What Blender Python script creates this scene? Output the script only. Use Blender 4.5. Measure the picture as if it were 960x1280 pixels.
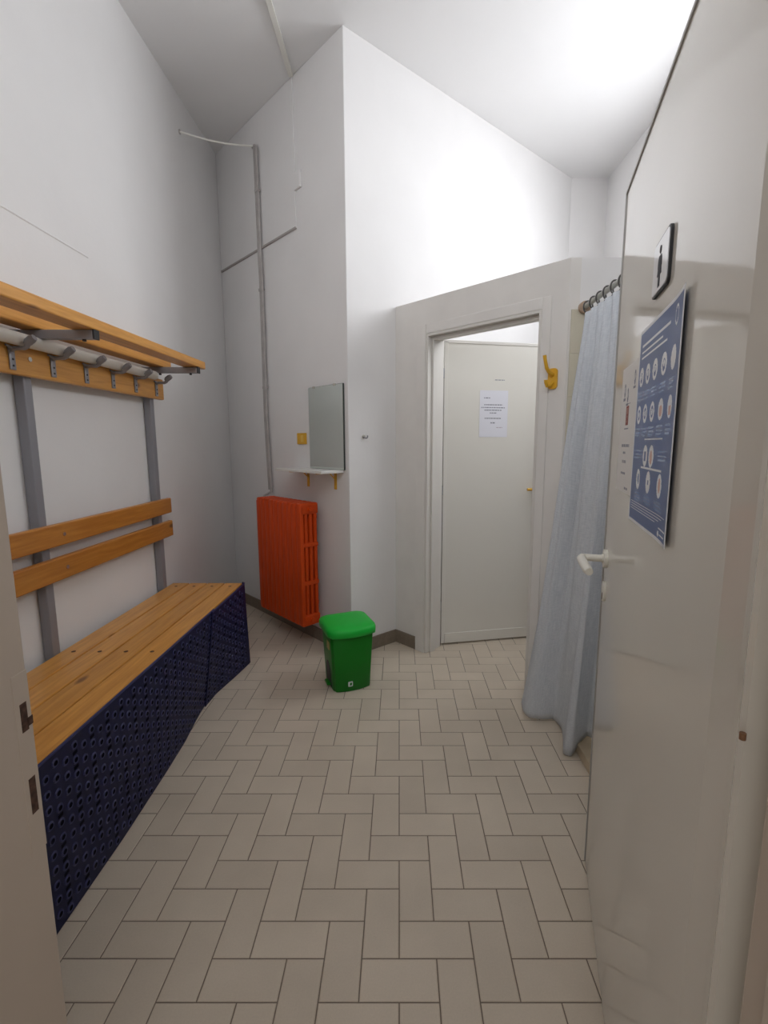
import bpy, bmesh, math, random
from mathutils import Vector, Matrix
random.seed(7)
for o in list(bpy.data.objects): bpy.data.objects.remove(o)
SC = bpy.context.scene
COL = SC.collection
PI = math.pi

# ---------------------------------------------------------------- camera
F_PX, PITCH, CX = 590.0, math.atan(85/590.0), 499.0
cam = bpy.data.cameras.new('camera')
cam.sensor_fit = 'AUTO'; cam.sensor_width = 36.0
cam.lens = F_PX/1280*36
cam.shift_x = -(CX-480)/1280
cam.clip_start = 0.02
camo = bpy.data.objects.new('camera', cam); COL.objects.link(camo)
camo.location = (0, 0, 1.36)
camo.rotation_euler = (PI/2-PITCH, 0, 0)
SC.camera = camo

# ---------------------------------------------------------------- light and exposure
w = bpy.data.worlds.new('world'); SC.world = w; w.use_nodes = True
bg = w.node_tree.nodes['Background']
bg.inputs[0].default_value = (1.0, 0.955, 0.915, 1); bg.inputs[1].default_value = 0.55
WINDOW_POWER = 9.0
FILL_POWER = 4.8  # glow of the added fill pane over the entrance
SC.view_settings.view_transform = 'Standard'; SC.view_settings.look = 'None'
SC.view_settings.gamma = 1; SC.view_settings.use_curve_mapping = False
SC.view_settings.exposure = 0.12

# ---------------------------------------------------------------- materials
def mat(name, col, rough=0.5, metal=0.0, noise=None, bump=None, spec=0.5, coat=0.0):
    """principled; noise=(scale, amount) mottles the colour, bump=(scale, strength) the surface"""
    m = bpy.data.materials.new(name); m.use_nodes = True
    nt = m.node_tree; b = nt.nodes['Principled BSDF']
    b.inputs['Base Color'].default_value = (*col, 1); b.inputs['Roughness'].default_value = rough
    b.inputs['Metallic'].default_value = metal; b.inputs['Specular IOR Level'].default_value = spec
    b.inputs['Coat Weight'].default_value = coat
    tc = nt.nodes.new('ShaderNodeTexCoord')
    if noise:
        n = nt.nodes.new('ShaderNodeTexNoise'); n.inputs['Scale'].default_value = noise[0]; n.inputs['Detail'].default_value = 4
        nt.links.new(tc.outputs['Object'], n.inputs['Vector'])
        r = nt.nodes.new('ShaderNodeMapRange'); r.inputs['From Min'].default_value = .3; r.inputs['From Max'].default_value = .7
        r.inputs['To Min'].default_value = 1-noise[1]; r.inputs['To Max'].default_value = 1
        nt.links.new(n.outputs['Fac'], r.inputs['Value'])
        mx = nt.nodes.new('ShaderNodeVectorMath'); mx.operation = 'SCALE'; mx.inputs[0].default_value = col
        nt.links.new(r.outputs[0], mx.inputs['Scale']); nt.links.new(mx.outputs[0], b.inputs['Base Color'])
    if bump:
        n = nt.nodes.new('ShaderNodeTexNoise'); n.inputs['Scale'].default_value = bump[0]; n.inputs['Detail'].default_value = 3
        nt.links.new(tc.outputs['Object'], n.inputs['Vector'])
        bp = nt.nodes.new('ShaderNodeBump'); bp.inputs['Strength'].default_value = bump[1]; bp.inputs['Distance'].default_value = .004
        nt.links.new(n.outputs['Fac'], bp.inputs['Height']); nt.links.new(bp.outputs[0], b.inputs['Normal'])
    return m

def wood_mat(name, c1, c2, c3):
    m = bpy.data.materials.new(name); m.use_nodes = True
    nt = m.node_tree; b = nt.nodes['Principled BSDF']; L = nt.links.new
    b.inputs['Roughness'].default_value = .38; b.inputs['Coat Weight'].default_value = .25; b.inputs['Coat Roughness'].default_value = .25
    tc = nt.nodes.new('ShaderNodeTexCoord'); oi = nt.nodes.new('ShaderNodeObjectInfo')
    off = nt.nodes.new('ShaderNodeVectorMath'); off.operation = 'SCALE'; off.inputs[0].default_value = (13, 37, 29)
    L(oi.outputs['Random'], off.inputs['Scale'])
    ad = nt.nodes.new('ShaderNodeVectorMath'); ad.operation = 'ADD'
    L(tc.outputs['Object'], ad.inputs[0]); L(off.outputs[0], ad.inputs[1])
    mp = nt.nodes.new('ShaderNodeMapping'); mp.inputs['Scale'].default_value = (1, .07, 1); L(ad.outputs[0], mp.inputs['Vector'])
    n = nt.nodes.new('ShaderNodeTexNoise'); n.inputs['Scale'].default_value = 60; n.inputs['Detail'].default_value = 5; n.inputs['Distortion'].default_value = .6
    L(mp.outputs[0], n.inputs['Vector'])
    cr = nt.nodes.new('ShaderNodeValToRGB'); cr.color_ramp.elements[0].position = .33; cr.color_ramp.elements[1].position = .68
    cr.color_ramp.elements[0].color = (*c2, 1); cr.color_ramp.elements[1].color = (*c1, 1); L(n.outputs['Fac'], cr.inputs[0])
    mp2 = nt.nodes.new('ShaderNodeMapping'); mp2.inputs['Scale'].default_value = (1, .42, 1); L(ad.outputs[0], mp2.inputs['Vector'])
    v = nt.nodes.new('ShaderNodeTexVoronoi'); v.inputs['Scale'].default_value = 6.5; L(mp2.outputs[0], v.inputs['Vector'])
    kr = nt.nodes.new('ShaderNodeMapRange'); kr.inputs['From Min'].default_value = .05; kr.inputs['From Max'].default_value = .11
    kr.inputs['To Min'].default_value = .8; kr.inputs['To Max'].default_value = 0; L(v.outputs['Distance'], kr.inputs['Value'])
    mx = nt.nodes.new('ShaderNodeMixRGB'); L(kr.outputs[0], mx.inputs[0]); L(cr.outputs[0], mx.inputs[1]); mx.inputs[2].default_value = (*c3, 1)
    hv = nt.nodes.new('ShaderNodeHueSaturation'); L(mx.outputs[0], hv.inputs['Color'])
    vr = nt.nodes.new('ShaderNodeMapRange'); vr.inputs['To Min'].default_value = .86; vr.inputs['To Max'].default_value = 1.1
    L(oi.outputs['Random'], vr.inputs['Value']); L(vr.outputs[0], hv.inputs['Value'])
    L(hv.outputs[0], b.inputs['Base Color'])
    return m

def tile_mat(name, c1, c2, rough):
    """ceramic tile with a small change of tone from tile to tile"""
    m = bpy.data.materials.new(name); m.use_nodes = True
    nt = m.node_tree; b = nt.nodes['Principled BSDF']; L = nt.links.new
    b.inputs['Roughness'].default_value = rough
    g = nt.nodes.new('ShaderNodeNewGeometry'); tc = nt.nodes.new('ShaderNodeTexCoord')
    n = nt.nodes.new('ShaderNodeTexNoise'); n.inputs['Scale'].default_value = 220; n.inputs['Detail'].default_value = 3; L(tc.outputs['Object'], n.inputs['Vector'])
    n2 = nt.nodes.new('ShaderNodeTexNoise'); n2.inputs['Scale'].default_value = 3.5; n2.inputs['Detail'].default_value = 4; L(tc.outputs['Object'], n2.inputs['Vector'])
    a = nt.nodes.new('ShaderNodeMath'); a.operation = 'MULTIPLY_ADD'; a.inputs[1].default_value = .22; L(g.outputs['Random Per Island'], a.inputs[0])
    s = nt.nodes.new('ShaderNodeMath'); s.operation = 'MULTIPLY'; s.inputs[1].default_value = .35; L(n.outputs['Fac'], s.inputs[0]); L(s.outputs[0], a.inputs[2])
    a2 = nt.nodes.new('ShaderNodeMath'); a2.operation = 'MULTIPLY_ADD'; a2.inputs[1].default_value = .7; L(n2.outputs['Fac'], a2.inputs[0]); L(a.outputs[0], a2.inputs[2])
    cr = nt.nodes.new('ShaderNodeValToRGB'); cr.color_ramp.elements[0].position = .35; cr.color_ramp.elements[1].position = 1.0
    cr.color_ramp.elements[0].color = (*c1, 1); cr.color_ramp.elements[1].color = (*c2, 1); L(a2.outputs[0], cr.inputs[0])
    L(cr.outputs[0], b.inputs['Base Color'])
    return m

M = {}
M['plaster'] = mat('plaster', (.87, .855, .845), .85, noise=(2.5, .04), bump=(38, .16), spec=.2)
M['ceiling'] = mat('ceiling_plaster', (.86, .85, .845), .9, noise=(2, .03), bump=(30, .08), spec=.1)
M['partition'] = mat('partition_paint', (.84, .81, .77), .7, noise=(5, .07), bump=(30, .12), spec=.3)
M['tile'] = tile_mat('floor_tile', (.58, .50, .40), (.76, .66, .535), .42)
M['grout'] = mat('grout', (.22, .175, .135), .9)
M['skirting'] = mat('skirting_tile', (.27, .215, .165), .45, noise=(30, .2))
M['wall_tile'] = tile_mat('wall_tile', (.66, .61, .48), (.74, .69, .56), .18)
M['wall_grout'] = mat('wall_grout', (.62, .58, .47), .9)
M['kerb'] = mat('kerb_tile', (.55, .44, .30), .35, noise=(25, .15))
M['door_paint'] = mat('door_gloss_paint', (.73, .695, .625), .075, noise=(1.3, .03), bump=(5, .05), coat=.0)
M['inner_door'] = mat('inner_door_paint', (.80, .775, .71), .35, noise=(2, .03))
M['frame_paint'] = mat('frame_paint', (.76, .73, .68), .38, noise=(4, .05))
M['jamb_paint'] = mat('jamb_paint', (.57, .485, .405), .35, noise=(4, .05))
M['white_plastic'] = mat('white_plastic', (.82, .79, .70), .28)
M['pvc'] = mat('white_pvc', (.80, .78, .72), .4)
M['wood'] = wood_mat('varnished_pine', (.80, .39, .085), (.62, .275, .05), (.16, .05, .015))
M['wood_back'] = wood_mat('amber_pine', (.64, .27, .045), (.50, .18, .025), (.12, .04, .012))
M['steel'] = mat('grey_steel', (.32, .32, .34), .42, .45)
M['post'] = mat('grey_post_paint', (.30, .30, .325), .42, .25)
M['chrome'] = mat('chrome', (.7, .68, .62), .2, 1)
M['black'] = mat('black_plastic', (.02, .02, .022), .5)
M['hole'] = mat('bare_hole', (.12, .06, .04), .9, noise=(120, .7))
M['mat_blue'] = mat('blue_mat_plastic', (.011, .013, .060), .5, noise=(40, .3), spec=.25)
M['mat_nub_lit'] = mat('blue_nub_highlight', (.026, .03, .115), .42, spec=.4)  # same plastic, lightened to paint in the highlights on the nubs
M['mat_hole_shade'] = mat('blue_mat_hole_shade', (.002, .002, .008), .8, spec=.1)  # same plastic, near-black to paint in the shade of holes and slots
M['orange'] = mat('orange_enamel', (.72, .075, .006), .45, noise=(8, .08), spec=.3)
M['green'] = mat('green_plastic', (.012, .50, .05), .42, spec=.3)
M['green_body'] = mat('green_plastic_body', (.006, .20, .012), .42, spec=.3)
M['yellow'] = mat('yellow_plastic', (.78, .43, .03), .35)
M['yellow_pale'] = mat('yellow_rocker', (.86, .58, .12), .3)
M['mirror'] = mat('mirror_glass', (.80, .86, .82), .03, 1.0)
M['mirror_edge'] = mat('mirror_edge', (.05, .06, .055), .3, .3)
M['shelf'] = mat('white_shelf', (.82, .81, .77), .3)
M['grey_pipe'] = mat('grey_painted_pipe', (.50, .47, .45), .5, noise=(20, .2))
M['cable'] = mat('shaded_trunking', (.42, .385, .365), .6)  # white trunking greyed so its shadow line sits in the colour
M['rod'] = mat('rail_enamel', (.55, .56, .52), .35, .2)
M['ring'] = mat('dark_ring', (.09, .085, .08), .4)
M['paper'] = mat('white_paper', (.80, .80, .86), .7)
M['ink'] = mat('black_ink', (.04, .04, .05), .7)
M['grey_ink'] = mat('grey_ink', (.24, .24, .29), .7)
M['red_ink'] = mat('red_ink', (.28, .06, .05), .7)
M['blue_print'] = mat('blue_print', (.032, .088, .30), .3, noise=(4, .12), spec=.22)
M['blue_pale'] = mat('pale_blue_print', (.16, .26, .50), .25)
M['white_print'] = mat('white_print', (.80, .81, .84), .3, spec=.25)
M['skin_print'] = mat('salmon_print', (.62, .33, .26), .3)
M['sign_white'] = mat('white_sign', (.84, .84, .86), .08)
M['sticker'] = mat('sticker_ochre', (.40, .33, .09), .4)
M['pane'] = bpy.data.materials.new('frosted_daylight_pane'); M['pane'].use_nodes = True
_nt = M['pane'].node_tree; _nt.nodes.remove(_nt.nodes['Principled BSDF'])
_e = _nt.nodes.new('ShaderNodeEmission'); _e.inputs[0].default_value = (.93, .955, 1, 1); _e.inputs[1].default_value = WINDOW_POWER
_nt.links.new(_e.outputs[0], _nt.nodes['Material Output'].inputs[0])

M['pane_fill'] = M['pane'].copy(); M['pane_fill'].name = 'added_fill_pane'
M['pane_fill'].node_tree.nodes['Emission'].inputs[1].default_value = FILL_POWER

# curtain cloth: pale blue weave that lets light through
cm = bpy.data.materials.new('curtain_cloth'); cm.use_nodes = True; M['curtain'] = cm
nt = cm.node_tree; L = nt.links.new; nt.nodes.remove(nt.nodes['Principled BSDF'])
uv = nt.nodes.new('ShaderNodeUVMap')
mp = nt.nodes.new('ShaderNodeMapping'); mp.inputs['Scale'].default_value = (60, 420, 1); L(uv.outputs[0], mp.inputs[0])
n1 = nt.nodes.new('ShaderNodeTexNoise'); n1.inputs['Scale'].default_value = 1; n1.inputs['Detail'].default_value = 2; L(mp.outputs[0], n1.inputs['Vector'])
mp2 = nt.nodes.new('ShaderNodeMapping'); mp2.inputs['Scale'].default_value = (260, 30, 1); L(uv.outputs[0], mp2.inputs[0])
n2 = nt.nodes.new('ShaderNodeTexNoise'); n2.inputs['Scale'].default_value = 1; n2.inputs['Detail'].default_value = 2; L(mp2.outputs[0], n2.inputs['Vector'])
ad = nt.nodes.new('ShaderNodeMath'); ad.operation = 'ADD'; L(n1.outputs['Fac'], ad.inputs[0]); L(n2.outputs['Fac'], ad.inputs[1])
cr = nt.nodes.new('ShaderNodeValToRGB'); cr.color_ramp.elements[0].position = .35; cr.color_ramp.elements[1].position = .65
cr.color_ramp.elements[0].color = (.74, .77, .81, 1); cr.color_ramp.elements[1].color = (.90, .92, .95, 1)
hf = nt.nodes.new('ShaderNodeMath'); hf.operation = 'MULTIPLY'; hf.inputs[1].default_value = .5; L(ad.outputs[0], hf.inputs[0]); L(hf.outputs[0], cr.inputs[0])
df = nt.nodes.new('ShaderNodeBsdfDiffuse'); tr = nt.nodes.new('ShaderNodeBsdfTranslucent'); mxs = nt.nodes.new('ShaderNodeMixShader'); mxs.inputs[0].default_value = .35
L(cr.outputs[0], df.inputs[0]); L(cr.outputs[0], tr.inputs[0]); L(df.outputs[0], mxs.inputs[1]); L(tr.outputs[0], mxs.inputs[2])
L(mxs.outputs[0], nt.nodes['Material Output'].inputs[0])

# ---------------------------------------------------------------- mesh helpers
def join(bm, t):
    me = bpy.data.meshes.new('t'); t.to_mesh(me); t.free(); bm.from_mesh(me); bpy.data.meshes.remove(me)
def box(bm, x0, x1, y0, y1, z0, z1, bev=0, seg=2):
    t = bmesh.new(); bmesh.ops.create_cube(t, size=1)
    for v in t.verts: v.co = Vector(((x0+x1)/2+v.co.x*(x1-x0), (y0+y1)/2+v.co.y*(y1-y0), (z0+z1)/2+v.co.z*(z1-z0)))
    if bev: bmesh.ops.bevel(t, geom=list(t.edges), offset=bev, segments=seg, profile=.5, affect='EDGES')
    join(bm, t); return bm
def prism(bm, poly, z0, z1, bev=0):
    t = bmesh.new(); lo = [t.verts.new((x, y, z0)) for x, y in poly]; hi = [t.verts.new((x, y, z1)) for x, y in poly]
    n = len(poly); t.faces.new(lo[::-1]); t.faces.new(hi)
    for i in range(n): t.faces.new((lo[i], lo[(i+1) % n], hi[(i+1) % n], hi[i]))
    bmesh.ops.recalc_face_normals(t, faces=t.faces)
    if bev: bmesh.ops.bevel(t, geom=list(t.edges), offset=bev, segments=2, profile=.5, affect='EDGES')
    join(bm, t); return bm
def plate(bm, poly, y, th):
    """outline in local x,z; front face at y, going back by th"""
    t = bmesh.new(); a = [t.verts.new((x, y, z)) for x, z in poly]; b = [t.verts.new((x, y+th, z)) for x, z in poly]
    n = len(poly); t.faces.new(a); t.faces.new(b[::-1])
    for i in range(n): t.faces.new((a[(i+1) % n], a[i], b[i], b[(i+1) % n]))
    bmesh.ops.recalc_face_normals(t, faces=t.faces); join(bm, t); return bm
def tube(bm, pts, r, seg=12, cap=True):
    t = bmesh.new(); pts = [Vector(p) for p in pts]; rings = []
    rr = r if isinstance(r, (list, tuple)) else [r]*len(pts)
    up = None
    for i, p in enumerate(pts):
        d = (pts[min(i+1, len(pts)-1)]-pts[max(i-1, 0)]).normalized()
        if up is None: up = Vector((0, 0, 1)) if abs(d.z) < .9 else Vector((1, 0, 0))
        a = (up-d*up.dot(d)).normalized(); b = d.cross(a); up = a
        rings.append([t.verts.new(p+(a*math.cos(2*PI*k/seg)+b*math.sin(2*PI*k/seg))*rr[i]) for k in range(seg)])
    for i in range(len(rings)-1):
        for k in range(seg): t.faces.new((rings[i][k], rings[i][(k+1) % seg], rings[i+1][(k+1) % seg], rings[i+1][k]))
    if cap: t.faces.new(rings[0][::-1]); t.faces.new(rings[-1])
    bmesh.ops.recalc_face_normals(t, faces=t.faces)
    join(bm, t); return bm
def rpoly(x0, x1, z0, z1, r, n=5):
    out = []
    for cx, cz, a0 in ((x1-r, z0+r, -PI/2), (x1-r, z1-r, 0), (x0+r, z1-r, PI/2), (x0+r, z0+r, PI)):
        for k in range(n+1):
            a = a0+k*PI/2/n; out.append((cx+r*math.cos(a), cz+r*math.sin(a)))
    return out
def ell(cx, cz, rx, rz, n=20): return [(cx+rx*math.cos(2*PI*k/n), cz+rz*math.sin(2*PI*k/n)) for k in range(n)]
def B(): return bmesh.new()
def obj(name, bm, m, parent=None, smooth=False, ang=35):
    me = bpy.data.meshes.new(name); bm.to_mesh(me); bm.free()
    me.materials.append(M[m] if isinstance(m, str) else m)
    if smooth:
        for p in me.polygons: p.use_smooth = True
        try: me.set_sharp_from_angle(angle=math.radians(ang))
        except Exception: pass
    o = bpy.data.objects.new(name, me); COL.objects.link(o)
    if parent is not None: o.parent = parent
    return o
def tag(o, label, cat, group=None):
    o['label'] = label; o['category'] = cat
    if group: o['group'] = group
    return o
def thing(name, label, cat, loc=(0, 0, 0), rz=0, group=None):
    o = bpy.data.objects.new(name, None); COL.objects.link(o); o.empty_display_size = .05
    o.location = loc; o.rotation_euler = (0, 0, rz); return tag(o, label, cat, group)
def struct(o): o['kind'] = 'structure'; return o
def sroot(name, loc, rz):
    o = bpy.data.objects.new(name, None); COL.objects.link(o); o.location = loc; o.rotation_euler = (0, 0, rz); return struct(o)

# ---------------------------------------------------------------- plan of the room (metres)
XL, XR, ZC = -1.435, 1.78, 3.6
PA, PB, PC, PE = Vector((-1.435, 4.045)), Vector((-.306, 2.895)), Vector((-.008, 3.115)), Vector((.797, 2.332))
PF = Vector((1.47, 4.38)); YB = 4.38
dAB = (PB-PA).normalized(); dBF = (PF-PB).normalized(); dCE = (PE-PC).normalized()
# C is moved onto the white wall's plane
_nBF = Vector((-dBF.y, dBF.x)); PC = PC-_nBF*((PC-PB).dot(_nBF)); dCE = (PE-PC).normalized(); LCE = (PE-PC).length
aAB = math.atan2(dAB.y, dAB.x); aBF = math.atan2(dBF.y, dBF.x); aCE = math.atan2(dCE.y, dCE.x)

# floor: herringbone 10 x 20 cm tiles over a grout bed
bm = B(); U = .1; Y0 = .978; g = .0016
def ftile(x0, y0, x1, y1):
    t = bmesh.new(); b = .0018
    vs = []
    for ins, z in ((0, -.006), (0, -.0012), (b, 0)):
        vs.append([t.verts.new((x, y, z)) for x, y in ((x0+g+ins, y0+g+ins), (x1-g-ins, y0+g+ins), (x1-g-ins, y1-g-ins), (x0+g+ins, y1-g-ins))])
    for a, c in ((0, 1), (1, 2)):
        for k in range(4): t.faces.new((vs[a][k], vs[a][(k+1) % 4], vs[c][(k+1) % 4], vs[c][k]))
    t.faces.new(vs[2]); join(bm, t)
tiles = []
for r in range(-17, 36):
    for k in range(-6, 8):
        xa = (-1+r) % 4+4*k
        if -15.3 < xa+2 and xa < 18.6: tiles.append((xa*U, Y0+r*U, (xa+2)*U, Y0+(r+1)*U))
        xv = (2+r) % 4+4*k
        if -15.3 < xv+1 and xv < 18.6: tiles.append((xv*U, Y0+r*U, (xv+1)*U, Y0+(r+2)*U))
bmt = B()
me = bpy.data.meshes.new('floor'); verts = []; faces = []
for (x0, y0, x1, y1) in tiles:
    n0 = len(verts); b = .0018
    for ins, z in ((0, -.006), (0, -.0012), (b, 0)):
        verts += [(x0+g+ins, y0+g+ins, z), (x1-g-ins, y0+g+ins, z), (x1-g-ins, y1-g-ins, z), (x0+g+ins, y1-g-ins, z)]
    for a, c in ((0, 4), (4, 8)):
        for k in range(4): faces.append((n0+a+k, n0+a+(k+1) % 4, n0+c+(k+1) % 4, n0+c+k))
    faces.append((n0+8, n0+9, n0+10, n0+11))
me.from_pydata(verts, [], faces); me.materials.append(M['tile'])
floor = bpy.data.objects.new('floor', me); COL.objects.link(floor); struct(floor)
bm.free(); bmt.free()
gb = B(); box(gb, XL-.1, XR+.1, -.75, YB+.1, -.06, -.0016); obj('grout_bed', gb, 'grout', floor)
# ceiling
bm = B(); box(bm, XL-.12, XR+.12, .2, YB+.2, ZC, ZC+.1); struct(obj('ceiling', bm, 'ceiling'))

# walls
bm = B(); box(bm, XL-.12, XL, .38, YB+.2, 0, ZC)
tube(bm, [(XL-.0015, .5, 2.205), (XL-.0015, 2.32, 2.212)], .005, 8)     # plaster ridge
struct(obj('wall_left', bm, 'plaster'))
bm = B(); prism(bm, [tuple(PA), tuple(PB), tuple(PF), (PF.x, YB+.2), (PA.x, YB+.2)], 0, ZC, .004); struct(obj('wall_back', bm, 'plaster'))
bm = B(); box(bm, PF.x, XR+.12, YB, YB+.12, 0, ZC); struct(obj('wall_far', bm, 'plaster'))
TZ0, TZ1 = 2.30, 3.30
WY0, WY1, WZ0, WZ1 = 2.05, 3.45, 2.35, 3.15
bm = B()
box(bm, XR, XR+.12, .38, WY0, 0, ZC); box(bm, XR, XR+.12, WY1, YB, 0, ZC); box(bm, XR, XR+.12, WY0, WY1, 0, WZ0); box(bm, XR, XR+.12, WY0, WY1, WZ1, ZC)
struct(obj('wall_right', bm, 'plaster'))
bm = B()
box(bm, XL, -.62, .36, .48, 0, ZC); box(bm, .47, XR, .24, .38, 0, ZC); box(bm, -.62, .47, .26, .38, 2.12, TZ0); box(bm, -.62, .47, .26, .38, TZ1, ZC)
struct(obj('wall_front', bm, 'plaster'))

# high window in the right wall (behind the open door from here)
wn = sroot('window_1', (XR, (WY0+WY1)/2, WZ0), 0)
bm = B(); hw = (WY1-WY0)/2; hh = WZ1-WZ0
for a in ((-hw, -hw+.05, 0, hh), (hw-.05, hw, 0, hh), (-hw, hw, 0, .05), (-hw, hw, hh-.05, hh), (-.025, .025, 0, hh)):
    box(bm, .02, .07, a[0], a[1], a[2], a[3], .004)
obj('window_frame', bm, 'frame_paint', wn)
for s in (-1, 1):
    bm = B(); a, b = sorted((s*.025, s*(hw-.05))); box(bm, .04, .05, a, b, .05, hh-.05); obj('window_pane', bm, 'pane', wn)
bm = B(); box(bm, -.04, .02, -hw-.03, hw+.03, -.03, 0, .005); obj('window_sill', bm, 'shelf', wn)

# fill light added over the entrance door, built as an unseen transom window
wt = sroot('added_fill_window', (-.075, .32, TZ0), 0)
bm = B(); hw = .545; hh = TZ1-TZ0
for a in ((-hw, -hw+.05, 0, hh), (hw-.05, hw, 0, hh), (-hw, hw, 0, .05), (-hw, hw, hh-.05, hh), (-.025, .025, 0, hh)):
    box(bm, a[0], a[1], -.02, .03, a[2], a[3], .004)
obj('window_frame', bm, 'frame_paint', wt)
for s in (-1, 1):
    bm = B(); a, b = sorted((s*.025, s*(hw-.05))); box(bm, a, b, 0, .01, .05, hh-.05); obj('window_pane', bm, 'pane_fill', wt)

# cubicle partition (doorway wall) and shower end wall, both open at the top
ZP = 2.215; TH = .12
def ce(t, off=0): p = PC+dCE*t; n = Vector((-dCE.y, dCE.x)); return (p.x+n.x*off, p.y+n.y*off)
DT0, DT1, DZ = .262, 1.013, 2.012
bm = B()
prism(bm, [ce(0), ce(DT0), ce(DT0, TH), ce(.13, TH)], 0, ZP)
prism(bm, [ce(DT0), ce(DT1), ce(DT1, TH), ce(DT0, TH)], DZ, ZP)
ix = PE.x+.05
prism(bm, [ce(DT1), tuple(PE), (ix, PE.y), (ix, PE.y+.1), ce(DT1, TH)], 0, ZP)
wc = struct(obj('wall_cubicle', bm, 'partition'))
bm = B(); box(bm, ix, XR, PE.y, PE.y+.10, 0, ZP); ws = struct(obj('wall_shower', bm, 'plaster'))

# cream tiling inside the shower
def tile_panel(name, along, fixed, a0, a1, z0, z1, parent, sgn):
    verts = []; faces = []
    s = .2; gg = .0014
    na = int((a1-a0)/s)+1; nz = int(round((z1-z0)/s))
    bmg = B()
    for i in range(na):
        for j in range(nz+1):
            u0, u1 = a0+i*s+gg, min(a0+(i+1)*s, a1)-gg
            w1 = z1-j*s-gg; w0 = max(z1-(j+1)*s, z0)+gg
            if u1-u0 < .01 or w1-w0 < .01: continue
            if along == 'x': box(bmg, u0, u1, *sorted((fixed, fixed+sgn*.008)), w0, w1, .0012, 1)
            else: box(bmg, *sorted((fixed, fixed+sgn*.008)), u0, u1, w0, w1, .0012, 1)
    o = struct(obj(name, bmg, 'wall_tile'))
    b2 = B()
    if along == 'x': box(b2, a0, a1, *sorted((fixed, fixed+sgn*.0065)), z0, z1)
    else: box(b2, *sorted((fixed, fixed+sgn*.0065)), a0, a1, z0, z1)
    obj('tile_grout', b2, 'wall_grout', o); return o
tile_panel('wall_tiles_far', 'x', PE.y, PE.x+.012, XR-.01, 0.0, 1.985, ws, -1)
tile_panel('wall_tiles_right', 'y', XR, 1.2, PE.y-.01, 0.0, 1.985, ws, -1)

# shower kerb (L) with a tray behind it
bm = B(); KX = .788
prism(bm, [(KX, 2.32), (KX, 1.22), (XR-.012, 1.22), (XR-.012, 1.30), (KX+.08, 1.30), (KX+.08, 2.32)], 0, .05, .004)
k = struct(obj('trim_1', bm, 'kerb'))
bm = B(); box(bm, KX+.082, XR-.012, 1.302, 2.318, 0, .018, .003); obj('shower_tray', bm, 'wall_tile', k)

# skirting tiles
def skirt(name, P, d, ang, t0, t1):
    o = sroot(name, (P.x, P.y, 0), ang); bm = B(); s = .2; t = t0
    while t < t1-.005:
        box(bm, t+.001, min(t+s, t1)-.001, -.010, 0, 0, .088, .0015, 1); t += s
    obj('skirting_tile', bm, 'skirting', o)
skirt('baseboard_back', PA, dAB, aAB, .0, 1.604)
skirt('baseboard_return', PB, dBF, aBF, -.005, (PC-PB).length)
skirt('baseboard_cubicle', PC, dCE, aCE, .01, .185)
skirt('baseboard_left', Vector((XL, .5)), None, PI/2, 2.0, 3.53)

# ---------------------------------------------------------------- cubicle doorway: frame and inner door
fr = sroot('trim_2', (PC.x, PC.y, 0), aCE)
bm = B()
box(bm, .190, DT0, -.012, 0, 0, 2.066, .002); box(bm, DT1, 1.060, -.006, 0, 0, 2.066, .002); box(bm, DT0, DT1, -.008, 0, DZ, 2.066, .002)
obj('architrave', bm, 'partition', fr)
bm = B()
box(bm, DT0, DT0+.016, -.006, .145, 0, DZ, .002); box(bm, DT1-.016, DT1, -.006, .145, 0, DZ, .002); box(bm, DT0+.016, DT1-.016, -.006, .145, DZ-.016, DZ, .002)
box(bm, DT0+.016, DT0+.030, .03, .075, 0, DZ-.016, .002); box(bm, DT1-.030, DT1-.016, .03, .075, 0, DZ-.016, .002); box(bm, DT0+.03, DT1-.03, .03, .075, DZ-.034, DZ-.016, .002)
obj('door_lining', bm, 'frame_paint', fr)
D0 = Vector((.284, 3.066)); D1 = Vector((.903, 3.189)); aD = math.atan2(D1.y-D0.y, D1.x-D0.x)
d2 = sroot('door_2', (D0.x, D0.y, 0), aD); WD = .70
bm = B(); box(bm, 0, WD, 0, .038, .012, 2.0, .002); box(bm, .0, .022, -.004, .002, .012, 2.0, .0015)
obj('door_leaf', bm, 'inner_door', d2)
bm = B(); box(bm, .024, WD, -.006, 0.001, .012, .082, .002); obj('kick_rail', bm, 'inner_door', d2)
bm = B(); box(bm, .0, WD, -.004, .04, 1.985, 2.004, .002); obj('top_lipping', bm, 'frame_paint', d2)
bm = B(); tube(bm, [(.652, -.001, 1.06), (.652, -.008, 1.06)], .022, 20); tube(bm, [(.652, -.008, 1.06), (.652, -.045, 1.06), (.645, -.05, 1.06), (.62, -.052, 1.06), (.570, -.05, 1.06)], .0095, 12)
obj('door_handle', bm, 'yellow', d2, True)
bm = B(); plate(bm, ell(.650, .965, .018, .026), -.006, .006); obj('keyhole_plate', bm, 'yellow', d2)
for z in (1.80, 1.06, .28):
    bm = B(); tube(bm, [(-.006, -.003, z-.03), (-.006, -.003, z+.03)], .007, 10); obj('hinge', bm, 'steel', d2, True)

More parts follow.
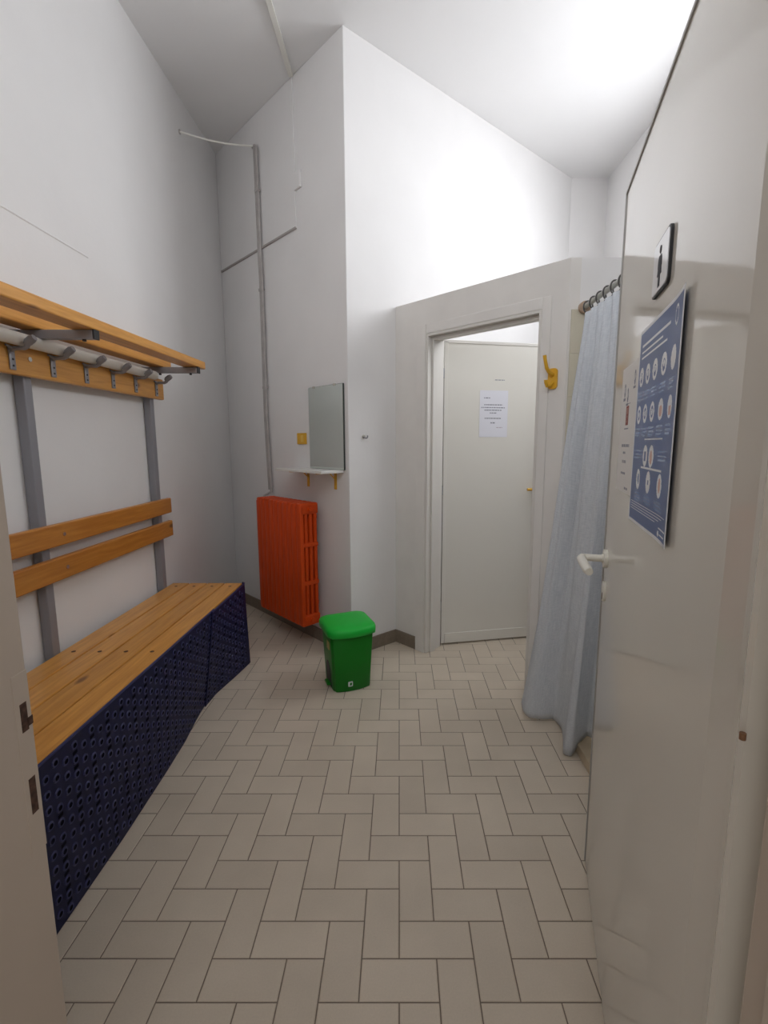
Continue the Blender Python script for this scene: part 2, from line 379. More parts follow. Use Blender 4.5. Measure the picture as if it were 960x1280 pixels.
# ---------------------------------------------------------------- entrance door, swung open to the right
DO = Vector((.608, 1.365)); DA = math.radians(16); dd = Vector((-math.sin(DA), -math.cos(DA))); aDO = math.atan2(dd.y, dd.x)
d1 = sroot('door_1', (DO.x, DO.y, 0), aDO)
bm = B()
prism(bm, [(0, .004), (.004, 0), (.885, 0), (.93, .007), (.952, .008), (.955, .002), (.962, 0), (.969, .003), (.972, .042), (.0, .042)], .012, 2.018)
obj('door_leaf', bm, 'door_paint', d1)
bm = B(); box(bm, .0, .97, -.003, .045, 2.018, 2.026, .001); box(bm, -.006, .0, -.003, .045, .012, 2.026, .001)
obj('edge_lipping', bm, mat('lipping_grey', (.42, .40, .38), .4), d1)
bm = B(); tube(bm, [(.052, 0, 1.036), (.052, -.010, 1.036)], .026, 24)
tube(bm, [(.052, -.01, 1.036), (.052, -.014, 1.036)], .013, 16)
tube(bm, [(.052, -.012, 1.036), (.052, -.058, 1.036), (.056, -.066, 1.036), (.066, -.070, 1.035), (.10, -.069, 1.033), (.17, -.064, 1.030), (.19, -.061, 1.029)], [.0105, .0105, .012, .0125, .0125, .0125, .010], 14)
obj('door_handle', bm, 'white_plastic', d1, True)
bm = B(); plate(bm, ell(.052, .940, .020, .030), -.007, .007)
kp = obj('keyhole_plate', bm, 'white_plastic', d1)
bm = B(); plate(bm, ell(.052, .925, .004, .011, 10), -.0078, .001); obj('keyhole', bm, 'hole', kp)
for z in (1.72, 1.075, .30):
    bm = B(); tube(bm, [(.974, -.001, z-.0035), (.974, -.001, z+.0035)], .003, 10); obj('hinge', bm, mat('rusty_hinge_%d' % int(z*100), (.30, .15, .07), .7, noise=(90, .6)), d1, True)

# left jamb with its strike plate, right jamb
jl = sroot('trim_3', (-.5, .596, 0), 0)
bm = B(); box(bm, -.125, 0, -.80, 0, 0, 2.12, .003); obj('jamb', bm, 'jamb_paint', jl)
sp = B(); box(sp, -.001, .0008, -.026, -.0005, .80, 1.062, .0004, 1); spo = obj('strike_plate', sp, 'jamb_paint', jl)
for za, zb in ((.980, 1.020), (.860, .912)):
    bm = B(); box(bm, .0002, .0012, -.0185, -.0075, za, zb); 
    if za > .95: box(bm, .0002, .0012, -.009, .0004, za+.004, za+.016)
    obj('latch_hole', bm, 'hole', spo)
jr = sroot('trim_4', (.343, .400, 0), 0)
bm = B(); box(bm, 0, .14, -.62, 0, 0, 2.12, .004); obj('jamb', bm, 'jamb_paint', jr)
bm = B(); box(bm, -.010, .0, -.62, -.035, 0, 2.12, .003); obj('stop_bead', bm, 'jamb_paint', jr)

# ---------------------------------------------------------------- changing-room bench
bx = thing('changing_room_bench', 'long pine slatted bench with backrest, hook rail and luggage shelf along the left wall', 'bench', (-1.2, 1.81, 0))
OX, OY = 1.2, -1.81
YA, YZ = .81, 2.81; PY = (.92, 1.82, 2.72)
def bobj(name, bm, m, parent=None, smooth=False):
    for v in bm.verts:      # shelf and hook rail sag a little towards the near end
        if v.co.z > 1.749: v.co.z -= (2.81-v.co.y)*.009
        elif v.co.z > 1.5: v.co.z -= (2.81-v.co.y)*.006
    bmesh.ops.translate(bm, verts=bm.verts, vec=(OX, OY, 0)); return obj(name, bm, m, parent or bx, smooth)
for y in PY:
    bm = B(); box(bm, XL+.003, XL+.043, y-.02, y+.02, .0, 1.785, .004); bobj('post', bm, 'post')
    bm = B(); box(bm, XL+.043, -.985, y-.018, y+.018, .445, .483, .003); box(bm, -1.03, -.992, y-.018, y+.018, 0, .446, .003); bobj('seat_support', bm, 'post')
    bm = B(); box(bm, XL+.043, -1.125, y-.015, y+.015, 1.752, 1.784, .002); br = bobj('shelf_bracket', bm, 'steel')
    bm = B(); box(bm, -1.125, -1.117, y-.016, y+.016, 1.751, 1.785, .002); bobj('end_cap', bm, 'black', br)
    for x in (-1.165, -1.335):
        bm = B(); tube(bm, [(x, y, 1.7525), (x, y, 1.742)], .007, 8); bobj('bolt', bm, 'black', br)
for x0, x1 in ((-1.205, -1.115), (-1.392, -1.312)):
    bm = B(); box(bm, x0, x1, YA, YZ, 1.785, 1.826, .005); bobj('shelf_board', bm, 'wood')
for z0, z1 in ((.953, 1.042), (.814, .907)):
    bm = B(); box(bm, XL+.043, XL+.070, YA, YZ, z0, z1, .006); bo = bobj('backrest_board', bm, 'wood_back')
    for y in PY:
        if y < 2.5: bm = B(); tube(bm, [(XL+.0695, y+.07, (z0+z1)/2), (XL+.073, y+.07, (z0+z1)/2)], .008, 12); bobj('screw', bm, 'chrome', bo, True)
w_ = .1012
for i in range(4):
    x1 = -.966-i*(w_+.0065)
    bm = B(); box(bm, x1-w_, x1, YA, YZ, .483, .515, .004); so = bobj('seat_board', bm, 'wood')
    for y in PY[1:]:
        bm = B(); tube(bm, [(x1-w_/2, y+.02, .5149), (x1-w_/2, y+.02, .5156)], .0085, 12); bobj('bolt', bm, 'hole', so)
bm = B(); box(bm, XL+.043, XL+.070, YA, YZ, 1.612, 1.728, .006); hr = bobj('hook_rail', bm, 'wood')
bm = B(); tube(bm, [(XL+.0695, 1.805, 1.675), (XL+.0735, 1.805, 1.675)], .009, 14); bobj('screw', bm, 'chrome', hr, True)
hy = [1.32, 1.52, 1.72, 1.92, 2.12, 2.315, 2.51, 2.72]
XH = XL+.070
def hook_mesh():
    bm = B()
    box(bm, XH, XH+.006, -.013, .013, 1.626, 1.706, .002)
    tube(bm, [(XH+.004, 0, 1.693), (XH+.014, 0, 1.6985), (XH+.026, 0, 1.6995), (XH+.050, 0, 1.6995), (XH+.059, 0, 1.704), (XH+.066, 0, 1.716)], [.008, .008, .0075, .0075, .0085, .009], 10)
    tube(bm, [(XH+.060, 0, 1.712), (XH+.066, 0, 1.720), (XH+.080, 0, 1.730), (XH+.090, 0, 1.735)], [.011, .014, .014, .011], 12)
    for s in (-1, 1): tube(bm, [(XH+.010, 0, 1.699), (XH+.010, s*.014, 1.702), (XH+.009, s*.028, 1.706)], [.007, .006, .004], 8)
    return bm
for y in hy:
    bm = hook_mesh(); bmesh.ops.translate(bm, verts=bm.verts, vec=(0, y, 0)); h = bobj('hook', bm, 'steel', hr, True)
    for z in (1.640, 1.662):
        bm = B(); tube(bm, [(XH+.0058, y, z), (XH+.0075, y, z)], .004, 8); bobj('screw', bm, 'black', h)

# white tube lying along the hooks
bm = B(); RT = .023; tx, tz = XH+.030, 1.7075+RT
ta, tb = tz-(2.81-1.36)*.006+.001, tz-(2.81-2.655)*.006+.001
tube(bm, [(tx, 1.36, ta), (tx, 2.655, tb)], RT, 20, False); tube(bm, [(tx, 2.655, tb), (tx, 1.36, ta)], RT-.003, 20, False)
t_ = bmesh.new(); join(bm, t_)
tag(obj('plastic_tube', bm, 'pvc', None, True), 'white plastic tube lying along the grey coat hooks under the shelf', 'tube')

# ---------------------------------------------------------------- blue mats draped over the bench front
def interp(pts, s):
    for (a, pa), (b, pb) in zip(pts, pts[1:]):
        if s <= b: k = (s-a)/(b-a); k = k*k*(3-2*k) if False else k; return tuple(pa[i]+(pb[i]-pa[i])*k for i in range(len(pa)))
    return pts[-1][1]
TOPX = -.953
botp = [(.83, (-.953,)), (1.46, (-.958,)), (1.80, (-.972,)), (2.0, (-.985,)), (2.18, (-1.008,)), (2.30, (-1.018,)), (2.42, (-1.012,)), (2.6, (-.975,)), (2.82, (-.935,)), (3.0, (-.93,))]
def matpt(y, z, off=0):
    k = 1-z/.515
    xb = interp(botp, y)[0]
    x = TOPX+(xb-TOPX)*max(0, k)**1.15
    return Vector((x+off, y, z))
def make_mat(y0, y1, lab, seed, layer, wrap):
    rnd = random.Random(seed)
    root = thing('rubber_mat', lab, 'mat', (TOPX, (y0+y1)/2, 0), 0, 'blue mats hung on the bench front')
    O = Vector((-TOPX, -(y0+y1)/2, 0)); off0 = layer*.008
    def P(y, z, off):
        if wrap and y > y1-.03:   # rounded end that turns in behind the seat end
            a = (y-(y1-.03))/.03
            p = matpt(y1-.03+.025*math.sin(min(a, 2.2)), z, off); p.x -= .02*(1-math.cos(min(a, 2.2)))*2; return p+O
        return matpt(y, z, off)+O
    bm = B(); ny = int((y1-y0)/.02); nz = 22; ztop = .517
    grid = [[[bm.verts.new(P(y0+(y1-y0)*i/ny, .004+(ztop-.004)*j/nz, off0+o)) for j in range(nz+1)] for i in range(ny+1)] for o in (-.004, 0)]
    for i in range(ny):
        for j in range(nz):
            a = grid[1]; bm.faces.new((a[i][j], a[i+1][j], a[i+1][j+1], a[i][j+1])); a = grid[0]; bm.faces.new((a[i][j+1], a[i+1][j+1], a[i+1][j], a[i][j]))
    for i in range(ny):
        for j in (0, nz): bm.faces.new((grid[0][i][j], grid[0][i+1][j], grid[1][i+1][j], grid[1][i][j]))
    for j in range(nz):
        for i in (0, ny): bm.faces.new((grid[0][i][j], grid[0][i][j+1], grid[1][i][j+1], grid[1][i][j]))
    # raised open nubs in staggered rows, with slot shade painted as flat dark faces
    for f in bm.faces: f.material_index = 0
    sy, sz = .078, .046
    def face(vs, mi): f = bm.faces.new(vs); f.material_index = mi
    def ring(y, z, R, r, h):
        n = 10; vs = []
        for (rad, o) in ((R, 0), (R*.88, h), (r, h), (r*.95, .0006)):
            vs.append([bm.verts.new(P(y+rad*math.cos(2*PI*k/n), z+rad*math.sin(2*PI*k/n), off0+o)) for k in range(n)])
        for a in range(3):
            for k in range(n): face((vs[a][k], vs[a][(k+1) % n], vs[a+1][(k+1) % n], vs[a+1][k]), 1 if a < 2 else 2)
        face(vs[3], 2)
    i = 0; y = y0+.022
    while y < y1-(.04 if wrap else .012):
        z = .026+(sz/2 if i % 2 else 0)
        while z < .505:
            ring(y, z, .0135, .0075, .0028)
            if i % 2 == 0 and rnd.random() < .8 and z+sz/2 < .5:
                face([bm.verts.new(P(y+dy, z+sz/2+dz, off0+.0008)) for dy, dz in ((-.010, -.006), (.010, -.005), (.010, .006), (-.010, .005))], 2)
            z += sz
        y += sy/2; i += 1
    # rolled top edge
    t = bmesh.new(); tube(t, [P(y0+(y1-y0)*k/30, ztop, off0-.001) for k in range(31)], .0045, 8)
    for f in t.faces: f.material_index = 1
    join(bm, t)
    bmesh.ops.recalc_face_normals(bm, faces=bm.faces)
    o = obj('mat_sheet', bm, 'mat_blue', root)
    o.data.materials.append(M['mat_nub_lit']); o.data.materials.append(M['mat_hole_shade'])
make_mat(.86, 2.33, 'longer dark blue perforated plastic mat hanging nearest the door jamb', 3, 0, False)
make_mat(2.29, 2.82, 'short dark blue perforated plastic mat hanging at the radiator end of the bench', 5, 1, True)

# ---------------------------------------------------------------- cast-iron radiator on the back-left wall
ra = thing('radiator', 'orange cast-iron column radiator hung on the wall in the corner', 'radiator', (PA.x, PA.y, 0), aAB)
RX0, RX1, RZ0, RZ1 = .775, 1.345, .165, .985; NS = 10; sw = (RX1-RX0)/NS
YF, YBk = -.190, -.048
for i in range(NS):
    x0 = RX0+i*sw+.0018; x1 = RX0+(i+1)*sw-.0018; bm = B(); cw = (YBk-YF)/4
    for c in range(4):
        y0 = YF+c*cw; front = c == 0
        box(bm, x0 if front else x0+.008, x1 if front else x1-.008, y0+(0 if front else .005), y0+cw-.007, RZ0+.02, RZ1-.02, .006, 2)
    for za, zb in ((RZ1-.075, RZ1), (RZ0, RZ0+.075)): box(bm, x0, x1, YF+.002, YBk, za, zb, .012, 3)
    for zm in (RZ0+.29, RZ0+.545): box(bm, x0+.004, x1-.004, YF+.006, YBk-.004, zm-.014, zm+.014, .004)
    obj('radiator_section', bm, 'orange', ra, True)
for x in (RX0+.1, RX1-.1):
    for z in (RZ1-.12, RZ0+.1):
        bm = B(); box(bm, x-.012, x+.012, YBk-.01, -.001, z, z+.03, .002); obj('wall_bracket', bm, 'orange', ra)
bm = B(); tube(bm, [(RX0+.003, -.115, RZ1-.04), (RX0-.03, -.115, RZ1-.04)], .013, 12); tube(bm, [(RX0-.03, -.115, RZ1-.04), (RX0-.05, -.115, RZ1-.04)], .018, 12)
tube(bm, [(RX0-.03, -.115, RZ1-.03), (RX0-.04, -.10, RZ1+.0), (RX0-.08, -.034, RZ1+.015)], .008, 10)
obj('valve', bm, 'grey_pipe', ra, True)
for z in (RZ0+.04, RZ1-.04):
    bm = B(); tube(bm, [(RX1-.002, -.115, z), (RX1+.012, -.115, z)], .017, 6); obj('end_plug', bm, 'orange', ra)

# heating pipes down the wall
def abthing(name, label, cat, t, z, group=None):
    p = PA+dAB*t; return thing(name, label, cat, (p.x, p.y, z), aAB, group)
for dx, lab, rr, zend in ((-.014, 'thin grey heating pipe running down to the orange radiator, left of the pair', .0085, 1.02), (.012, 'grey heating pipe running down to the orange radiator, right of the pair', .0105, 1.0)):
    r = abthing('heating_pipe', lab, 'pipe', .662, 0, 'heating pipes above the radiator')
    bm = B(); pts = []
    for k in range(24):
        z = 3.36-(3.36-zend)*k/23; pts.append((dx+.004*math.sin(z*3)-(.006 if z > 2.6 else 0)+(.02*max(0, (1.5-z)/.5)), -.018, z))
    pts = [(dx-.03, -.018, 3.39), (dx-.012, -.018, 3.38)]+pts
    tube(bm, pts, rr, 10); obj('pipe', bm, 'grey_pipe', r, True)
    for z in (3.1, 2.45, 1.77):
        bm = B(); tube(bm, [(dx-.002, -.018, z-.008), (dx-.002, -.018, z+.008)], rr+.004, 10); box(bm, dx-.006, dx+.004, -.016, -.001, z-.005, z+.005)
        obj('pipe_clip', bm, 'grey_pipe', r)
# pale cable crossing the corner at the top of the pipes
r = thing('cable', 'pale cable strung across the corner from the left wall to the pipes', 'cable', (XL, 3.40, 3.375))
bm = B(); q = PA+dAB*.63-Vector((-dAB.y, dAB.x))*.018; e = Vector((q.x-XL, q.y-3.40, .018))
tube(bm, [(.001, 0, 0)]+[tuple(e*(k/10)+Vector((0.004, 0, -.018*math.sin(PI*k/10)))) for k in range(1, 11)], .006, 8); obj('cord', bm, 'pvc', r, True)
bm = B(); tube(bm, [(.0005, 0, 0), (.006, 0, 0)], .014, 12); obj('wall_gland', bm, 'grey_pipe', r)

# mini trunking and junction box
r = abthing('cable_trunking', 'thin cable run turning a corner on the wall left of the mirror', 'trunking', 1.108, 2.73)
bm = B(); box(bm, -.006, .006, -.009, 0, .0, .86, .002); obj('upright_run', bm, 'plaster', r)
bm = B(); box(bm, -1.09, .004, -.011, 0, -.007, .007, .002); obj('level_run', bm, 'cable', r)
r = abthing('junction_box', 'small square white junction box on the cable run above the mirror', 'box', 1.145, 2.945)
bm = B(); box(bm, -.040, .040, -.014, 0, 0, .10, .004); obj('box_body', bm, 'plaster', r)
bm = B(); box(bm, -.035, .035, -.016, -.013, .006, .094, .001); obj('box_lid', bm, 'plaster', r)
r = thing('ceiling_trunking', 'white cable trunking running along the ceiling to the back wall', 'trunking', (-.662, 2.0, ZC))
bm = B(); box(bm, -.013, .013, -1.5, 1.235, -.018, 0, .003); obj('trunking_body', bm, 'pvc', r)
bm = B(); box(bm, -.0145, .0145, -1.5, 1.234, -.0205, -.0175, .001); obj('trunking_lid', bm, 'pvc', r)

# shelf, mirror, switch
r = abthing('wall_shelf', 'thin white wall shelf on yellow brackets under the mirror', 'shelf', 1.295, 1.182)
bm = B(); box(bm, -.265, .265, -.172, -.001, 0, .018, .003); obj('shelf_board', bm, 'shelf', r)
for x in (-.125, .180):
    bm = B(); box(bm, x-.0125, x+.0125, -.006, -.001, -.108, 0, .0015); box(bm, x-.0125, x+.0125, -.145, -.001, -.006, 0, .0015)
    tube(bm, [(x, -.005, -.045), (x, -.045, -.005)], .004, 8); obj('bracket', bm, 'yellow', r)
r = abthing('mirror', 'frameless rectangular mirror standing on the white wall shelf', 'mirror', 1.395, 1.2003)
bm = B(); box(bm, -.183, .183, -.012, -.002, 0.0, .522, .001); obj('mirror_back', bm, 'mirror_edge', r)
bm = B(); plate(bm, [(-.181, .002), (.181, .002), (.181, .520), (-.181, .520)], -.0145, .0026); obj('mirror_glass', bm, 'mirror', r)
for x in (-.12, .10): bm = B(); box(bm, x-.012, x+.012, -.017, -.010, .512, .526, .001); obj('mirror_clip', bm, 'chrome', r)
r = abthing('light_switch', 'square yellow light switch plate on the wall left of the mirror', 'switch', 1.108, 1.358)
bm = B(); box(bm, -.055, .055, -.010, -.0005, 0, .076, .004); obj('switch_plate', bm, 'yellow', r)
bm = B(); box(bm, -.002, .028, -.014, -.009, .016, .060, .002); obj('rocker', bm, 'yellow_pale', r)

# small hook on the white wall
q = Vector((-.218, 2.96)); 
q = q-_nBF*((q-PB).dot(_nBF))
r = thing('wall_hook', 'tiny chrome hook screwed into the bright white wall right of the mirror', 'hook', (q.x, q.y, 1.40), aBF)
bm = B(); tube(bm, [(0, 0, .004), (0, -.006, .004)], .012, 14); obj('hook_plate', bm, 'chrome', r, True)
bm = B(); tube(bm, [(0, -.005, .002), (.003, -.02, -.004), (.005, -.03, -.004), (.006, -.036, .004), (.006, -.036, .012)], .0042, 8); obj('hook_arm', bm, 'steel', r, True)

# yellow coat hook beside the cubicle doorway
p = ce(1.083); r = thing('coat_hook', 'yellow plastic coat hook on the partition beside the cubicle doorway', 'hook', (p[0], p[1], 1.672), aCE)
bm = B(); plate(bm, rpoly(-.024, .024, -.046, .052, .016), -.010, .0098); obj('hook_plate', bm, 'yellow', r)
bm = B(); tube(bm, [(0, -.008, .02), (-.004, -.03, .028), (-.010, -.052, .05), (-.014, -.062, .085), (-.016, -.066, .108)], [.011, .010, .009, .0085, .009], 12); obj('upper_peg', bm, 'yellow', r, True)
bm = B(); tube(bm, [(0, -.008, -.016), (-.004, -.026, -.032), (-.008, -.044, -.034), (-.010, -.054, -.018), (-.010, -.055, -.006)], [.010, .009, .0085, .0085, .009], 12); obj('lower_peg', bm, 'yellow', r, True)

# ---------------------------------------------------------------- pedal bin
rb = thing('pedal_bin', 'green plastic pedal bin with a lid on the floor in front of the radiator', 'bin', (-.298, 2.57, 0), math.radians(23))
def dshape(wd, dp, bulge, r=.03, n=8):
    """rounded plan, front (-y) bulging outwards"""
    pts = []; hx = wd/2
    for k in range(n+1):
        a = -1+2*k/n; pts.append((a*(hx-r*.35), -dp/2-bulge*(1-a*a)))
    for cx, cy, a0 in ((hx-r, -dp/2+r, -PI/4), (hx-r, dp/2-r, 0)):
        for k in range(5): a = a0+k*(PI/2 if a0 == 0 else PI/4)/4; pts.append((cx+r*math.cos(a), cy+r*math.sin(a)))
    for cx, cy, a0, da in ((-hx+r, dp/2-r, PI/2, PI/2), (-hx+r, -dp/2+r, PI, PI/4)):
        for k in range(5): a = a0+k*da/4; pts.append((cx+r*math.cos(a), cy+r*math.sin(a)))
    return pts
def loft(bm, secs, capb=True, capt=True):
    t = bmesh.new(); rings = [[t.verts.new((x, y, z)) for x, y in s] for z, s in secs]; n = len(rings[0])
    for a, b in zip(rings, rings[1:]):
        for k in range(n): t.faces.new((a[k], a[(k+1) % n], b[(k+1) % n], b[k]))
    if capb: t.faces.new(rings[0][::-1])
    if capt: t.faces.new(rings[-1])
    bmesh.ops.recalc_face_normals(t, faces=t.faces); join(bm, t)
bm = B(); W0, D0_, W1, D1_ = .216, .205, .246, .236
loft(bm, [(.0, dshape(W0-.006, D0_-.006, .016)), (.004, dshape(W0, D0_, .018)), (.17, dshape((W0+W1)/2, (D0_+D1_)/2, .02)), (.325, dshape(W1, D1_, .022)), (.332, dshape(W1-.004, D1_-.004, .022))])
body = obj('bin_body', bm, 'green_body', rb, True, 50)
bm = B(); loft(bm, [(.322, dshape(W1+.020, D1_+.016, .024, .04)), (.326, dshape(W1+.032, D1_+.026, .027, .045)), (.352, dshape(W1+.034, D1_+.028, .028, .045)), (.366, dshape(W1+.024, D1_+.018, .024, .045)), (.374, dshape(W1-.004, D1_-.012, .018, .045)), (.377, dshape(W1-.09, D1_-.09, .008, .03))])
obj('lid', bm, 'green', rb, True, 60)
# dark arched pedal recess with its pedal, on the left side
ar = [(-.046, .010), (.046, .010), (.046, .085)]+[(.046*math.cos(a), .085+.065*math.sin(a)) for a in [PI*k/10 for k in range(1, 10)]]+[(-.046, .085)]
t = bmesh.new(); bm = B(); plate(bm, ar, 0, .004)
bmesh.ops.rotate(bm, verts=bm.verts, cent=(0, 0, 0), matrix=Matrix.Rotation(-PI/2, 3, 'Z'))
for v in bm.verts: v.co.x += -.108-.015*(v.co.z/.325)-.0015; v.co.y += -.002
t.free(); rec = obj('pedal_recess', bm, 'black', rb)
bm = B(); box(bm, -.130, -.106, -.034, .030, .014, .026, .004); obj('pedal', bm, 'green_body', rb)
bm = B(); box(bm, -.1235, -.119, -.062, -.018, .235, .280, .001); obj('sticker', bm, 'sticker', rb)
bm = B(); plate(bm, rpoly(-.034, -.008, .032, .060, .004, 3), -.1245, .0015)
em = obj('emblem', bm, 'white_print', rb)
bm = B(); plate(bm, [(-.026, .038), (-.014, .038), (-.012, .054), (-.023, .054)], -.1252, .001); obj('emblem_mark', bm, 'green_body', em)

# ---------------------------------------------------------------- shower rail and curtain
XRD, ZRD = .862, 1.990
r = thing('shower_rail', 'pale shower curtain rail fixed to the tiled shower wall', 'rail', (XRD, 2.31, ZRD))
bm = B(); pts = [(0, .01, 0), (0, -.75, 0)]+[(.06-.06*math.cos(a), -.75-.06*math.sin(a)-.2, 0) for a in (0, .4, .8, 1.2, PI/2)]+[(XR-XRD-.01, -1.01, 0)]
tube(bm, pts, .011, 12); obj('rail_tube', bm, 'rod', r, True)
M['flange'] = mat('flange_tan', (.50, .36, .26), .5)
for loc, ax in (((0, .004, 0), 'y'), ((XR-XRD-.006, -1.01, 0), 'x')):
    bm = B(); d = Vector((0, 1, 0)) if ax == 'y' else Vector((1, 0, 0)); c = Vector(loc); tube(bm, [c-d*.016, c+d*.006], .026, 16)
    obj('end_flange', bm, 'flange', r, True)
CY0, CY1 = 2.285, 1.45; NR = 12
rc = thing('shower_curtain', 'pale blue woven shower curtain hanging from the rail to the floor', 'curtain', (XRD, 1.9, 0))
NU, NV = 120, 60
botc = [(0, (.628, 2.262, .050)), (.035, (.622, 2.20, .030)), (.09, (.640, 2.155, .028)), (.17, (.70, 2.145, .026)), (.25, (.760, 2.150, .024)), (.31, (.775, 2.07, .018)), (.36, (.745, 1.97, .010)),
        (.40, (.722, 1.905, .008)), (.45, (.752, 1.890, .008)), (.50, (.80, 1.93, .045)), (.55, (.845, 1.96, .065)), (.62, (.88, 1.88, .068)), (.72, (.86, 1.74, .068)), (.82, (.90, 1.62, .068)), (.92, (.87, 1.52, .068)), (1, (.89, 1.45, .068))]
def botat(s):
    acc = Vector((0, 0, 0)); ws = 0
    for k in range(-3, 4):
        q = min(1, max(0, s+k*.006)); w2 = math.exp(-k*k/5); acc += Vector(interp(botc, q))*w2; ws += w2
    return acc/ws
verts = []; faces = []; uvs = []
for j in range(NV+1):
    v = j/NV
    for i in range(NU+1):
        s = i/NU
        top = Vector((XRD+.020*math.sin(s*NR*2*PI+.6)*(1-.0*s), CY0+(CY1-CY0)*s, 1.957-.010*abs(math.sin(s*NR*PI))))
        bt = botat(s)
        kk = v-.085*math.sin(PI*v/.67) if v < .67 else v+.055*math.sin(PI*(v-.67)/.33)
        e = max(0, 1-s/.22); k = v**1.04*(1-e)+kk*e
        p = top.lerp(bt, k)
        fold = .026*math.sin(s*5.2*2*PI+.9+.8*v)*math.sin(PI*min(1, v*1.0))**.8*(1-.55*v)
        fold += .010*math.sin(s*11*2*PI+2.1*v)*(1-v)*min(1, v*4)
        p.x += fold*.9; p.y += fold*.25
        verts.append(tuple(p-Vector((XRD, 1.9, 0)))); uvs.append((s, v))
for j in range(NV):
    for i in range(NU): a = j*(NU+1)+i; faces.append((a, a+1, a+NU+2, a+NU+1))
me = bpy.data.meshes.new('curtain_cloth'); me.from_pydata(verts, [], faces)
ul = me.uv_layers.new(name='UVMap')
for lp in me.loops: ul.data[lp.index].uv = uvs[lp.vertex_index]
for pl in me.polygons: pl.use_smooth = True
me.materials.append(M['curtain']); co = bpy.data.objects.new('curtain_cloth', me); COL.objects.link(co); co.parent = rc
sm = co.modifiers.new('thick', 'SOLIDIFY'); sm.thickness = .0016
for k in range(NR):
    s = (k+.25)/NR; y = CY0+(CY1-CY0)*s-1.9
    bm = B(); tube(bm, [(.021*math.sin(a), .003*math.cos(a*2), ZRD-.010+.026*math.cos(a)) for a in [2*PI*q/16 for q in range(17)]], .0036, 8, False)
    bmesh.ops.translate(bm, verts=bm.verts, vec=(0, y, 0)); obj('curtain_ring', bm, 'ring', rc, True)

# ---------------------------------------------------------------- notices
def on_door(name, label, cat, x, z): 
    v = DO+dd*x; return thing(name, label, cat, (v.x, v.y, z), aDO)
# person sign
r = on_door('restroom_sign', 'white restroom sign with a black standing figure on the open door', 'sign', .482, 1.632)
bm = B(); plate(bm, rpoly(-.058, .058, 0, .096, .012), -.005, .0046); obj('sign_border', bm, 'black', r)
bm = B(); plate(bm, rpoly(-.054, .053, .0035, .0925, .010), -.0062, .0015); obj('sign_face', bm, 'sign_white', r)
bm = B(); plate(bm, ell(-.002, .074, .007, .0068), -.0068, .0008)
plate(bm, [(-.010, .064), (.007, .064), (.011, .058), (.012, .044), (.0085, .044), (.0075, .056), (.013, .030), (.0045, .030), (.004, .010), (.0, .010), (-.002, .030), (-.004, .010), (-.008, .010), (-.0075, .030), (-.016, .030), (-.0105, .056), (-.0115, .044), (-.015, .044), (-.014, .058)], -.0068, .0008)
obj('pictogram', bm, 'ink', r)

import numpy as np
def R(x0, x1, z0, z1, m): return ('r', x0, x1, z0, z1, m)
def E(cx, cz, rx, rz, m): return ('e', cx, cz, rx, rz, m)
def words(lines, m):
    out = []
    for (xc, z, wd, h) in lines:
        x = xc-wd/2
        while x < xc+wd/2-.002:
            ww = min(random.uniform(.010, .024), xc+wd/2-x); out.append(R(x, x+ww-.003, z, z+h, m)); x += ww
    return out
def printed(name, x0, x1, z0, z1, nx, nz, yf, shapes, mats, parent=None):
    """one sheet whose front carries the print: a fine grid, each cell in the ink that covers it"""
    xs = np.linspace(x0, x1, nx+1); zs = np.linspace(z0, z1, nz+1)
    cx, cz = np.meshgrid((xs[:-1]+xs[1:])/2, (zs[:-1]+zs[1:])/2, indexing='ij'); idx = np.zeros((nx, nz), int)
    for k, a, b, c, d, m in shapes:
        hit = (cx >= a) & (cx <= b) & (cz >= c) & (cz <= d) if k == 'r' else ((cx-a)/c)**2+((cz-b)/d)**2 <= 1
        idx[hit] = m
    verts = [(x, yf(x), z) for x in xs for z in zs]; n = nz+1
    faces = [(i*n+j, (i+1)*n+j, (i+1)*n+j+1, i*n+j+1) for i in range(nx) for j in range(nz)]
    me = bpy.data.meshes.new(name); me.from_pydata(verts, [], faces)
    for m in mats: me.materials.append(M[m] if isinstance(m, str) else m)
    me.polygons.foreach_set('material_index', idx.ravel().astype(np.int32)); me.update()
    o = bpy.data.objects.new(name, me); COL.objects.link(o); o.parent = parent
    md = o.modifiers.new('thickness', 'SOLIDIFY'); md.thickness = .0009; md.offset = -1
    return o

# blue hygiene poster
r = on_door('poster', 'large blue poster with rows of round white icons on the open door', 'poster', .498, 1.195)
PW, PH = .334, .398; mg = .006; h = PW/2
def py(x): return -.0022-.006*max(0, (x-.06)/.11)**2
WH, BL, PL, SK = 0, 1, 2, 3
sh = [R(-h+mg, h-mg, mg, PH-mg, BL)]
cols = [-.130, -.073, -.014, .050, .115]
for x in cols:
    sh += [E(x, .302, .0185, .0195, WH), E(x, .225, .0175, .0185, WH)]
    for q in range(3): sh += [R(x-.021, x+.021-.006*(q == 2), .268-q*.007, .2715-q*.007, PL), R(x-.021, x+.021-.006*(q == 2), .194-q*.007, .1975-q*.007, PL)]
for x in cols[:4]: sh += [E(x, .300, .009, .011, BL), E(x, .303, .005, .006, WH)]
for x in cols[:3]: sh += [E(x, .225, .010, .011, BL), E(x, .225, .005, .006, WH)]
sh += [E(.050, .222, .011, .010, SK), R(.106, .124, .212, .226, SK)]
for x in (-.045, .005): sh.append(E(x, .142, .019, .021, WH))
sh += [R(-.053, -.037, .132, .150, BL), E(.004, .140, .010, .013, SK)]
for x in (-.095, -.005, .082): sh.append(E(x, .093, .0175, .021, WH))
sh += [E(-.093, .094, .007, .011, PL), R(-.009, .001, .088, .097, BL), E(.082, .094, .008, .013, SK)]
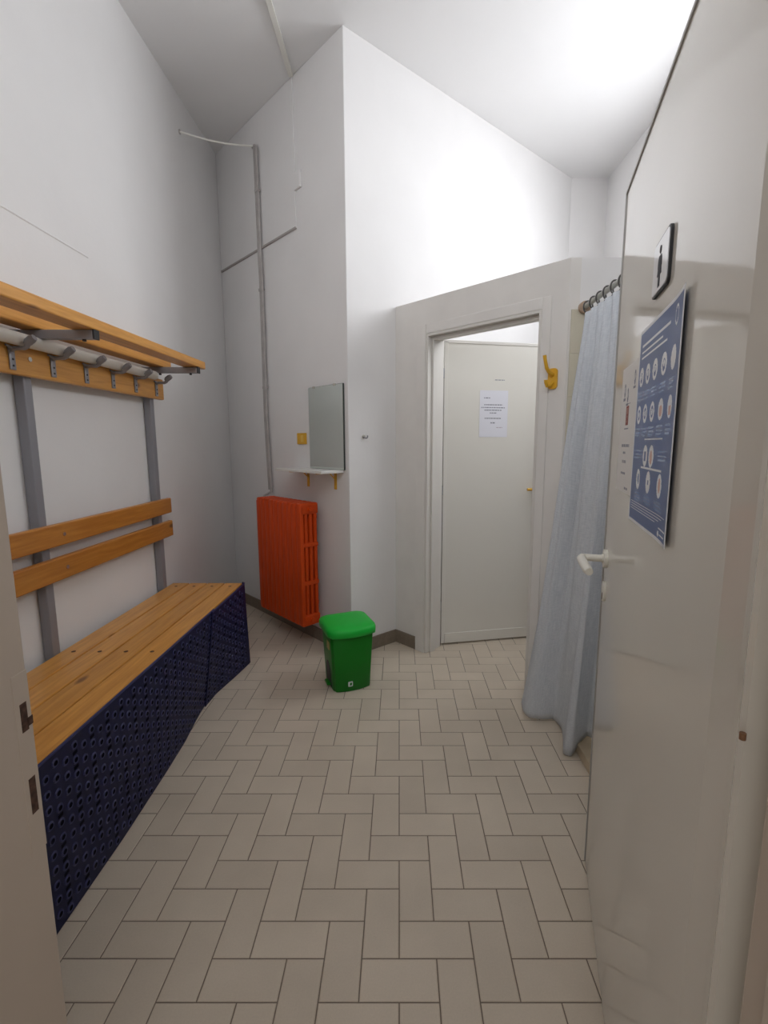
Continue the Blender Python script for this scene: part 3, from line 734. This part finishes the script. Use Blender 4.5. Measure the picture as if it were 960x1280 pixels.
for q in range(3): sh += [R(-.145, -.085, .150-q*.007, .153-q*.007, PL), R(.055, .115, .150-q*.007, .153-q*.007, PL)]
for x in (-.095, -.005, .082):
    for q in range(3): sh.append(R(x-.026, x+.026, .063-q*.006, .0655-q*.006, PL))
sh += [R(-.06, .08, .1725, .1755, WH), R(-.075, .09, .1175, .1205, WH)]
for q in range(4): sh.append(R(-.15, .145-q*.025, .043-q*.005, .0450-q*.005, WH))
sh += [R(.10, .155, .0225, .0245, WH), E(.10, .014, .006, .005, WH), R(.112, .15, .012, .0145, WH)]
sh += [E(.118, .366, .012, .016, WH), E(.118, .366, .009, .012, BL), R(-.14, .075, .362, .367, WH), R(-.14, .03, .350, .3535, WH), R(-.14, .06, .338, .3415, WH)]
printed('poster_sheet', -h, h, 0, PH, 150, 320, py, sh, ['white_print', 'blue_print', 'blue_pale', 'skin_print'], r)

# A4 notice beside it
r = on_door('paper_notice', 'white paper notice between the blue poster and the door edge', 'notice', .240, 1.245)
M['notice_paper'] = mat('notice_paper', (.78, .75, .72), .45)
sh = words([(-.01, .108, .10, .007), (-.02, .092, .035, .005), (-.015, .070, .05, .006), (-.02, .042, .06, .006), (.03, .008, .045, .006)], 1)
sh += [R(-.030, .004, .160, .205, 2), R(-.026, -.002, .186, .200, 3), E(-.014, .174, .010, .009, 3), E(-.014, .174, .006, .005, 2)]
sh += [R(-.042, .018, .208, .2105, 1), R(-.042, .012, .150, .1525, 1)]
for x, z in ((-.062, .232), (-.022, .218), (.055, .250)): sh += [E(x, z+.012, .010, .017, 1), E(x-.002, z+.014, .004, .008, 0), R(x-.016, x+.012, z-.012, z-.006, 1)]
printed('paper', -.107, .090, 0, .300, 110, 220, lambda x: -.0016, sh, ['notice_paper', 'grey_ink', 'red_ink', mat('brown_ink', (.42, .20, .16), .7)], r)

# notice on the inner door
v = D0+(D1-D0).normalized()*.345
r = thing('paper_sheet', 'white typed paper sheet taped to the inner cubicle door', 'notice', (v.x, v.y, 1.405), aD)
sh = words([(-.055, .246, .045, .006), (-.01, .204, .13, .0055), (-.012, .186, .165, .006), (-.012, .169, .12, .0055), (-.01, .152, .05, .0055), (-.012, .118, .115, .0055), (-.012, .088, .035, .007)], 1)
sh += words([(.035, .060, .045, .004)], 2)
printed('paper', -.105, .088, 0, .297, 160, 200, lambda x: -.0014, sh, ['paper', 'grey_ink', mat('faded_ink', (.50, .42, .47), .7)], r)
v = D0+(D1-D0).normalized()*.375
r = thing('small_label', 'tiny printed label on the inner door above the typed sheet', 'label', (v.x, v.y, 1.758), aD)
printed('label_paper', -.045, .045, 0, .022, 90, 22, lambda x: -.0012, words([(0, .008, .07, .005)], 1), ['inner_door', 'grey_ink'], r)
